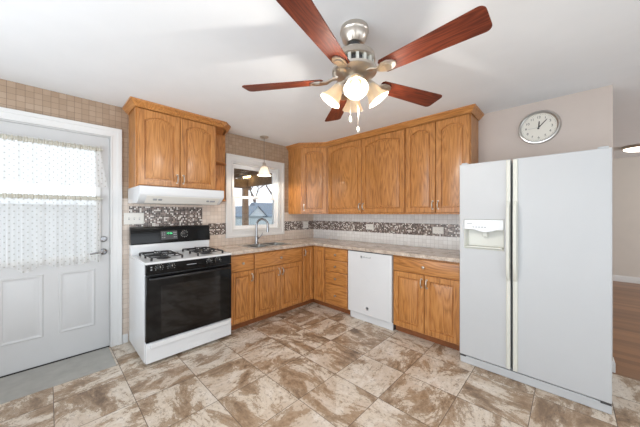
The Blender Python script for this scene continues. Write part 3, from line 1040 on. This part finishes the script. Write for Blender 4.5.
# dispenser control panel with curved lower lip
pts = [(X0 + 0.003, Z1 - 0.003), (X0 + 0.003, 1.208)]
for k in range(13):
    u = k / 12
    dz = -0.022 * max(0, math.sin(PI * min(1, max(0, (u - 0.25) / 0.6)))) ** 1.0
    pts.append((X0 + 0.003 + u * (X1 - X0 - 0.006), 1.206 + dz))
pts += [(X1 - 0.003, Z1 - 0.003)]
MB().loft([[(x, yd1 - 0.004, z) for x, z in pts], [(x, yd1 + 0.03, z) for x, z in pts]]).build('dispenser_panel', enamel, ldo, bevel=0.002)
MB().box(0.062, 0.102, yd1 - 0.005, yd1 - 0.004, 1.252, 1.258).build('badge', grey_m, ldo)
bt = MB()
for i in range(5): bt.box(0.105 + i * 0.022, 0.120 + i * 0.022, yd1 - 0.0052, yd1 - 0.004, 1.222, 1.230)
bt.build('button', grey_m, ldo)
MB().box(0.17, 0.21, yd1 + 0.045, yd1 + 0.055, 1.14, 1.186).build('paddle', recess_m, ldo, bevel=0.004)
MB().box(X0 + 0.02, X1 - 0.015, yd1 + 0.004, yd0 - 0.006, Z0 + 0.012, Z0 + 0.022).build('drip_tray', cream_m, ldo)


def fhandle(par, x0, x1, gx0, gx1):
    b = MB().box(x0, x1, yd1 - 0.012, yd1, 0.085, 1.778)
    o = b.build('handle_strip', cream_m, par, bevel=0.004)
    prof = [(-0.012, 0.80), (-0.045, 0.845), (-0.052, 0.90), (-0.052, 1.35), (-0.045, 1.40), (-0.012, 1.445)]
    inn = [(-0.012, 1.425), (-0.030, 1.38), (-0.030, 0.87), (-0.012, 0.82)]
    pp = prof + inn
    MB().loft([[(gx0, yd1 + y, z) for y, z in pp], [(gx1, yd1 + y, z) for y, z in pp]]).build('handle_grip', cream_m, o, bevel=0.004)


fhandle(ldo, GX - 0.036, GX - 0.008, GX - 0.032, GX - 0.010)
fhandle(rdo, GX + 0.008, GX + 0.040, GX + 0.012, GX + 0.036)
MB().box(0.004, FW - 0.004, -0.665, -0.616, 0.0, 0.072).build('base_grille', fridge_m, t, bevel=0.003)
gs = MB()
for z in (0.018, 0.032, 0.046): gs.box(0.03, FW - 0.06, -0.668, -0.665, z, z + 0.006)
gs.build('grille_slat', enamel, t)
gr = MB().box(0.002, FW + 0.0, -0.696, -0.665, 0.002, 0.068)
gr.build('kick_plate', fridge_m, t, bevel=0.004)
for (a, b) in ((0.0, 0.05), (FW - 0.055, FW - 0.002)):
    MB().box(a + 0.002, b, -0.704, -0.66, 0.062, 0.0775).build('bottom_hinge', dark_grey, t)
for (a, b) in ((0.01, 0.06), (FW - 0.065, FW - 0.012)):
    MB().prism([(a, -0.69), (b, -0.69), (b, -0.58), (a, -0.56)], 1.766, 1.800).build('hinge_cover', fridge_m, t, bevel=0.006)

# ------------------------------------------------------------------ wall clock
t = thing('wall_clock', 'round silver rimmed wall clock above the refrigerator', 'clock', (3.127, 0, 2.183))
CR = 0.160
MB().lathe([(CR - 0.004, 0.0), (CR, 0.006), (CR, 0.022), (CR - 0.006, 0.032), (CR - 0.016, 0.034), (CR - 0.024, 0.028), (CR - 0.026, 0.014), (CR - 0.026, 0.004)], 56, RX90, cap=False).build('rim', steel, t)
MB().lathe([(CR - 0.02, 0.001), (CR - 0.02, 0.010)], 56, RX90).build('face', clock_face, t)
for h in range(1, 13):
    a = R(90 - 30 * h)
    text_mesh(str(h), 0.031, 'numeral', ink, t, T(0.098 * math.cos(a), -0.0108, 0.098 * math.sin(a)) @ RX90)
tk = MB()
for k in range(60):
    M = RX90 @ T(0, 0, 0.0102) @ Matrix.Rotation(R(6 * k), 4, 'Z')
    tk.box(-0.0007, 0.0007, 0.121, 0.128 if k % 5 else 0.118, 0, 0.0006, M)
tk.build('minute_marking', ink, t)
for (nm, ang, ln, wd) in (('hour_hand', 4, 0.062, 0.0055), ('minute_hand', 42, 0.096, 0.0042), ('second_hand', 268, 0.085, 0.0012)):
    M = RX90 @ T(0, 0, 0.0125 if nm != 'second_hand' else 0.0142) @ Matrix.Rotation(R(-ang), 4, 'Z')
    MB().prism([(-wd, -0.016), (wd, -0.016), (wd * 0.8, ln * 0.9), (0, ln), (-wd * 0.8, ln * 0.9)], 0, 0.0012, M).build(nm, ink if nm != 'second_hand' else grey_m, t)

# ------------------------------------------------------------------ switches and outlets


def plate(loc, rz, wd, ht, label, kind, n, group):
    t = thing('switch_plate' if kind == 's' else 'outlet', label, 'switch' if kind == 's' else 'outlet', loc, rz, group)
    MB().loft([[(-wd / 2 + i, -y, -ht / 2 + i), (wd / 2 - i, -y, -ht / 2 + i), (wd / 2 - i, -y, ht / 2 - i), (-wd / 2 + i, -y, ht / 2 - i)] for i, y in ((0, 0), (0, 0.003), (0.004, 0.006))]).build('cover', plate_m, t)
    for i in range(n):
        if kind == 's':
            x = (i - (n - 1) / 2) * 0.046
            s = MB().box(x - 0.005, x + 0.005, -0.0065, -0.006, -0.012, 0.012)
            s.build('slot', grey_m, t)
            MB().box(x - 0.004, x + 0.004, -0.016, -0.005, -0.002, 0.009).build('toggle', plate_m, t, bevel=0.001)
        else:
            x = (i - (n - 1) / 2) * 0.039
            q = MB().lathe([(0.0165, 0.006), (0.0165, 0.0075), (0.015, 0.0078)], 20, T(x, 0, 0) @ RX90)
            so = q.build('receptacle', plate_m, t)
            MB().box(x - 0.007, x - 0.005, -0.0085, -0.0075, -0.004, 0.005).build('slot', dark_grey, so)
            MB().box(x + 0.005, x + 0.007, -0.0085, -0.0075, -0.004, 0.005).build('slot', dark_grey, so)
    return t


plate((0.0092, -2.688, 1.290), A_ROT, 0.178, 0.122, 'white three toggle switch plate between door and stove', 's', 3, None)
plate((0.0092, -0.200, 1.150), A_ROT, 0.118, 0.118, 'white outlet plate on the left wall beside the corner', 'o', 2, 'outlets in the mosaic band')
plate((1.200, -0.0101, 1.146), 0, 0.130, 0.084, 'white outlet on the back wall mosaic above the left half of the dishwasher', 'o', 2, 'outlets in the mosaic band')
plate((2.180, -0.0101, 1.138), 0, 0.130, 0.084, 'white outlet on the back wall mosaic nearest the refrigerator', 'o', 2, 'outlets in the mosaic band')

# ------------------------------------------------------------------ ceiling fan
FCX, FCY = 2.418, -2.062
t = thing('ceiling_fan', 'five blade cherry wood ceiling fan with nickel body and four lit glass shades', 'ceiling fan', (FCX, FCY, 2.44))
MB().lathe([(0.03, 0.0), (0.082, -0.0005), (0.085, -0.026), (0.080, -0.032), (0.079, -0.042), (0.070, -0.072), (0.050, -0.093), (0.022, -0.098)], 32).build('canopy', nickel, t)
MB().lathe([(0.036, -0.096), (0.042, -0.112), (0.036, -0.134), (0.028, -0.150)], 24).build('hanger_ball', dark_grey, t)
MB().lathe([(0.022, -0.142), (0.060, -0.144), (0.104, -0.154), (0.120, -0.168), (0.123, -0.198), (0.114, -0.206), (0.098, -0.208)], 40).build('motor_housing', nickel, t)
vb = MB()
for k in range(16):
    M = Matrix.Rotation(R(22.5 * k), 4, 'Z')
    vb.loft([[(0.096, -0.008, -0.206), (0.116, -0.008, -0.204), (0.116, 0.008, -0.204), (0.096, 0.008, -0.206)],
             [(0.100, -0.008, -0.244), (0.118, -0.008, -0.248), (0.118, 0.008, -0.248), (0.100, 0.008, -0.244)]], M=M)
vb.build('vent_rib', cream_m, t)
MB().lathe([(0.094, -0.206), (0.094, -0.248)], 32).build('vent_core', dark_grey, t)
MB().lathe([(0.060, -0.244), (0.120, -0.245), (0.134, -0.252), (0.132, -0.264), (0.112, -0.282), (0.050, -0.292)], 32).build('flywheel', nickel, t)
BZ = -0.300


def blade_mesh():
    m = MB(); poly = []
    r0, r1 = 0.185, 0.69; h0, h1 = 0.050, 0.070; c = 0.028
    poly += [(r0 + 0.012, -h0), (r0, -h0 + 0.014), (r0, h0 - 0.014), (r0 + 0.012, h0)]
    for k in range(6):
        a = R(90 - k * 18); poly.append((r1 - c + c * math.cos(a), h1 - c + c * math.sin(a)))
    for k in range(6):
        a = R(0 - k * 18); poly.append((r1 - c + c * math.cos(a), -h1 + c + c * math.sin(a)))
    m.prism(poly, -0.003, 0.003, Matrix.Rotation(R(-12), 4, 'X'))
    return m


bl = blade_mesh().build('blade', cherry, t, bevel=0.0015)
bl.location = (0, 0, BZ)
ir = MB()
MP = Matrix.Rotation(R(-12), 4, 'X')
ir.loft([[(0.095, -0.014, 0.012), (0.095, 0.014, 0.012), (0.095, 0.014, 0.022), (0.095, -0.014, 0.022)],
         [(0.13, -0.012, 0.006), (0.13, 0.012, 0.006), (0.13, 0.012, 0.016), (0.13, -0.012, 0.016)],
         [(0.165, -0.018, -0.010), (0.165, 0.018, -0.012), (0.165, 0.018, -0.003), (0.165, -0.018, -0.002)],
         [(0.20, -0.033, -0.004), (0.20, 0.033, -0.018), (0.20, 0.033, -0.010), (0.20, -0.033, 0.003)]])
ir.prism([(0.185, -0.022), (0.20, -0.036), (0.235, -0.036), (0.262, -0.022), (0.272, 0), (0.262, 0.022), (0.235, 0.036), (0.20, 0.036), (0.185, 0.022)], -0.011, -0.003, MP)
ir.prism([(0.205, -0.020), (0.235, -0.022), (0.252, 0), (0.235, 0.022), (0.205, 0.020)], -0.015, -0.011, MP)
iro = ir.build('blade_iron', nickel, bl, bevel=0.0015)
PH = -2.0
bl.rotation_euler = (0, 0, R(PH))
for k in range(1, 5):
    c = copy_tree(bl, t); c.rotation_euler = (0, 0, R(PH + 72 * k))
# light kit
MB().lathe([(0.046, -0.286), (0.052, -0.294), (0.060, -0.300), (0.060, -0.325), (0.046, -0.345), (0.022, -0.356), (0.010, -0.366)], 32).build('light_hub', nickel, t)


def bell(n=28):
    prof = [(0.022, 0.0), (0.027, -0.004), (0.033, -0.016), (0.037, -0.034), (0.042, -0.056), (0.051, -0.080), (0.063, -0.100), (0.066, -0.108),
            (0.0635, -0.107), (0.0605, -0.101), (0.0485, -0.080), (0.0395, -0.056), (0.0345, -0.034), (0.0305, -0.016), (0.024, -0.005)]
    m = MB(); rings = []
    for r, z in prof:
        rings.append([(r * (1 + (0.03 if z < -0.07 else 0) * math.cos(9 * 2 * PI * j / n)) * math.cos(2 * PI * j / n),
                       r * (1 + (0.03 if z < -0.07 else 0) * math.cos(9 * 2 * PI * j / n)) * math.sin(2 * PI * j / n), z) for j in range(n)])
    m.loft(rings, False, False)
    return m


LPH = -50
for k in range(4):
    a = R(LPH + 90 * k); ca, sa = math.cos(a), math.sin(a)
    arm = MB().tube([(0.050 * ca, 0.050 * sa, -0.312), (0.066 * ca, 0.066 * sa, -0.312), (0.078 * ca, 0.078 * sa, -0.322), (0.086 * ca, 0.086 * sa, -0.338)], [0.009, 0.009, 0.010, 0.016], 10)
    ao = arm.build('light_arm', nickel, t)
    tilt = R(34)
    M = T(0.084 * ca, 0.084 * sa, -0.336) @ Matrix.Rotation(a, 4, 'Z') @ Matrix.Rotation(-tilt, 4, 'Y')
    MB().lathe([(0.016, 0.012), (0.026, 0.008), (0.030, -0.004), (0.028, -0.010)], 20, M).build('shade_holder', nickel, ao)
    so = bell().transform(M).build('lamp_shade', shade_m, t)
    MB().lathe([(0.010, 0.0), (0.012, -0.02), (0.022, -0.045), (0.024, -0.06), (0.017, -0.076), (0.004, -0.082)], 16, M).build('bulb', bulb_m, so)
    li = bpy.data.lights.new('bulb_light', 'POINT'); li.energy = 5.5; li.color = (1, 0.94, 0.86); li.shadow_soft_size = 0.012
    lo = bpy.data.objects.new('bulb_light', li); COL.objects.link(lo); lo.parent = t
    lo.location = M @ Vector((0, 0, -0.135))
for (x, y, ln) in ((-0.02, -0.012, 0.175), (0.032, -0.006, 0.245)):
    ch = MB().tube([(x, y, -0.345), (x, y, -0.345 - ln)], 0.0014, 6)
    co = ch.build('pull_chain', nickel, t)
    MB().lathe([(0.003, 0.0), (0.008, -0.006), (0.009, -0.022), (0.005, -0.032), (0.002, -0.034)], 14, T(x, y, -0.345 - ln)).build('chain_pull', cream_m, co)

# ------------------------------------------------------------------ pendant over the sink
t = thing('pendant_light', 'small nickel pendant with white glass bell shade over the sink', 'light', (0.195, -1.185, 2.44))
MB().lathe([(0.030, 0), (0.062, -0.0005), (0.062, -0.008), (0.048, -0.020), (0.014, -0.027)], 28).build('canopy', nickel, t)
MB().tube([(0, 0, -0.025), (0, 0, -0.372)], 0.0028, 8).build('cord', dark_grey, t)
MB().lathe([(0.006, -0.366), (0.020, -0.372), (0.024, -0.385), (0.024, -0.412), (0.032, -0.420), (0.034, -0.428)], 24).build('socket', nickel, t)
n = 28
prof = [(0.030, -0.424), (0.044, -0.430), (0.056, -0.462), (0.074, -0.515), (0.092, -0.548), (0.101, -0.554), (0.097, -0.554), (0.088, -0.546), (0.070, -0.514), (0.052, -0.462), (0.040, -0.434)]
so = MB().loft([[(r * math.cos(2 * PI * j / n), r * math.sin(2 * PI * j / n), z) for j in range(n)] for r, z in prof], False, False).build('lamp_shade', pend_m, t)
MB().lathe([(0.012, -0.424), (0.014, -0.45), (0.026, -0.48), (0.026, -0.495), (0.016, -0.515), (0.004, -0.519)], 16).build('bulb', bulb_m, so)
li = bpy.data.lights.new('bulb_light', 'POINT'); li.energy = 11.0; li.color = (1, 0.88, 0.72); li.shadow_soft_size = 0.014
lo = bpy.data.objects.new('bulb_light', li); COL.objects.link(lo); lo.parent = t; lo.location = (0, 0, -0.535)

# flush ceiling lamp in the next room
t = thing('ceiling_lamp', 'round lit flush ceiling lamp in the next room behind the refrigerator', 'light', (4.17, 3.3, 2.44))
MB().lathe([(0.10, 0.0), (0.20, -0.0005), (0.207, -0.020), (0.19, -0.040), (0.165, -0.042)], 40).build('rim', nickel, t)
MB().lathe([(0.18, -0.036), (0.17, -0.055), (0.13, -0.075), (0.07, -0.086), (0.01, -0.09)], 40).build('dome', lamp_lit, t)

# ------------------------------------------------------------------ outside
GZ = -0.35
struct(MB().box(-40, -0.15, -20, 30, GZ - 0.1, GZ).build('ground', ground_m, smooth=False))
t = thing('patio_cover', 'brown wooden patio cover with beams outside the window', 'patio cover', (-2.0, 0, GZ))
pr = MB().box(-2.2, 1.84, -2.4, 1.0, 2.46 - GZ, 2.50 - GZ)
pr.build('roof_deck', porch_wood, t)
for k in range(9):
    y = -2.0 + k * 0.4
    if y < 0.7: MB().box(-2.2, 1.84, y - 0.02, y + 0.02, 2.36 - GZ, 2.46 - GZ).build('rafter', porch_wood, t)
MB().box(-2.2, 1.84, 0.80, 0.94, 2.15 - GZ, 2.46 - GZ).build('edge_beam', porch_wood, t)
MB().box(-1.78, -1.62, -2.4, 0.94, 2.10 - GZ, 2.36 - GZ).build('cross_beam', porch_wood, t)
MB().box(-1.77, -1.63, 0.72, 0.86, 0.0, 2.10 - GZ).build('post', post_wood, t)
MB().box(-1.77, -1.63, -2.36, -2.22, 0.0, 2.10 - GZ).build('post', post_wood, t)
MB().box(1.60, 1.74, 0.80, 0.94, 0.0, 2.15 - GZ).build('post', post_wood, t)
t = thing('porch_lamp', 'round lit lamp under the patio cover outside the window', 'light', (-3.35, 0.62, 2.46))
MB().lathe([(0.08, 0.0), (0.15, 0.0), (0.15, -0.03), (0.13, -0.035)], 24).build('rim', bronze, t)
MB().lathe([(0.13, -0.03), (0.11, -0.07), (0.05, -0.095), (0.01, -0.1)], 24).build('dome', porch_lit, t)


t = thing('neighbor_house', 'pale neighbouring house with blue grey gable roof seen through the window', 'house', (-14, 8.5, GZ))
MB().box(-3.0, 0.0, -1.4, 6.0, 0, 1.55).build('wall', house_m, t)
rf = MB()
rf.loft([[(-3.2, -0.2 + 0.0, 1.45), (-3.2, 9.0, 1.45), (-1.6, 9.0, 2.6), (-1.6, -0.2, 2.6)], [(0.25, -0.2, 1.45), (0.25, 9.0, 1.45), (-1.35, 9.0, 2.6), (-1.35, -0.2, 2.6)]])
rf.build('roof', roof_m, t)
gb = MB().loft([[(0.5, -1.7, 1.5), (0.5, -0.95, 2.2), (0.5, -0.2, 1.5)], [(-3.0, -1.7, 1.5), (-3.0, -0.95, 2.2), (-3.0, -0.2, 1.5)]])
gb.build('gable', house_m, t)
MB().loft([[(0.6, -1.85, 1.46), (0.6, -0.95, 2.3), (0.6, -0.95, 2.24), (0.6, -1.80, 1.42)], [(-3.0, -1.85, 1.46), (-3.0, -0.95, 2.3), (-3.0, -0.95, 2.24), (-3.0, -1.80, 1.42)]]).build('roof', roof_m, t)
MB().loft([[(0.6, -0.05, 1.46), (0.6, -0.95, 2.3), (0.6, -0.95, 2.24), (0.6, -0.1, 1.42)], [(-3.0, -0.05, 1.46), (-3.0, -0.95, 2.3), (-3.0, -0.95, 2.24), (-3.0, -0.1, 1.42)]]).build('roof', roof_m, t)
t = thing('yard_fence', 'pale painted board fence across the yard outside the window', 'fence', (-9, 3, GZ))
fb = MB()
for k in range(60): fb.box(0, 0.02, -6 + k * 0.2, -6 + k * 0.2 + 0.17, 0.05, 1.42)
fb.build('board', fence_m, t)
MB().box(-0.05, 0, -6, 6, 0.3, 0.4).build('rail', fence_m, t)
MB().box(-0.05, 0, -6, 6, 1.1, 1.2).build('rail', fence_m, t)
pm = MB()
for k in range(6): pm.box(-0.12, -0.05, -6 + k * 2.4 - 0.05, -6 + k * 2.4 + 0.05, 0, 1.45)
pm.build('post', fence_m, t)
t = thing('backdrop', 'added white shed with plank walls outside the glazed door', 'backdrop', (-6.2, -5.0, GZ))  # added pale backdrop, gives the lace curtains a bright background
sh = MB()
for k in range(12): sh.box(-2.5, 0.012 * (k % 2), -2.5, 3.6, k * 0.16, k * 0.16 + 0.152)
sh.build('wall', backdrop_m, t)
MB().loft([[(-2.8, -2.8, 1.92), (0.3, -2.8, 1.92), (-1.25, -2.8, 2.5)], [(-2.8, 3.9, 1.92), (0.3, 3.9, 1.92), (-1.25, 3.9, 2.5)]]).build('roof', backdrop_m, t)


def tree(loc, h, seed, label):
    rnd = random.Random(seed)
    m = MB()

    def grow(p, d, ln, r, dep):
        q = p + d * ln
        m.tube([tuple(p), tuple((p + q) / 2 + Vector((rnd.uniform(-1, 1), rnd.uniform(-1, 1), 0)) * ln * 0.06), tuple(q)], [r, r * 0.85, r * 0.65], 5)
        if dep == 0: return
        for _ in range(3):
            nd = (d + Vector((rnd.uniform(-1, 1), rnd.uniform(-1, 1), rnd.uniform(-0.2, 0.6))) * 0.75).normalized()
            grow(q, nd, ln * rnd.uniform(0.6, 0.8), r * 0.6, dep - 1)
    grow(Vector((0, 0, 0)), Vector((0, 0, 1)), h * 0.3, h * 0.022, 5)
    o = m.build('bare_tree', bark)
    o.location = loc
    tag(o, label, 'tree', 'bare trees beyond the yard')


tree((-21, 15.0, GZ), 10, 2, 'bare winter tree rising behind the roof of the neighbouring house')
tree((-28, 16.5, GZ), 10, 7, 'bare winter tree beyond the fence beside the patio post')
tree((-21, 23.0, GZ), 10, 11, 'bare winter tree at the right edge of the window view')
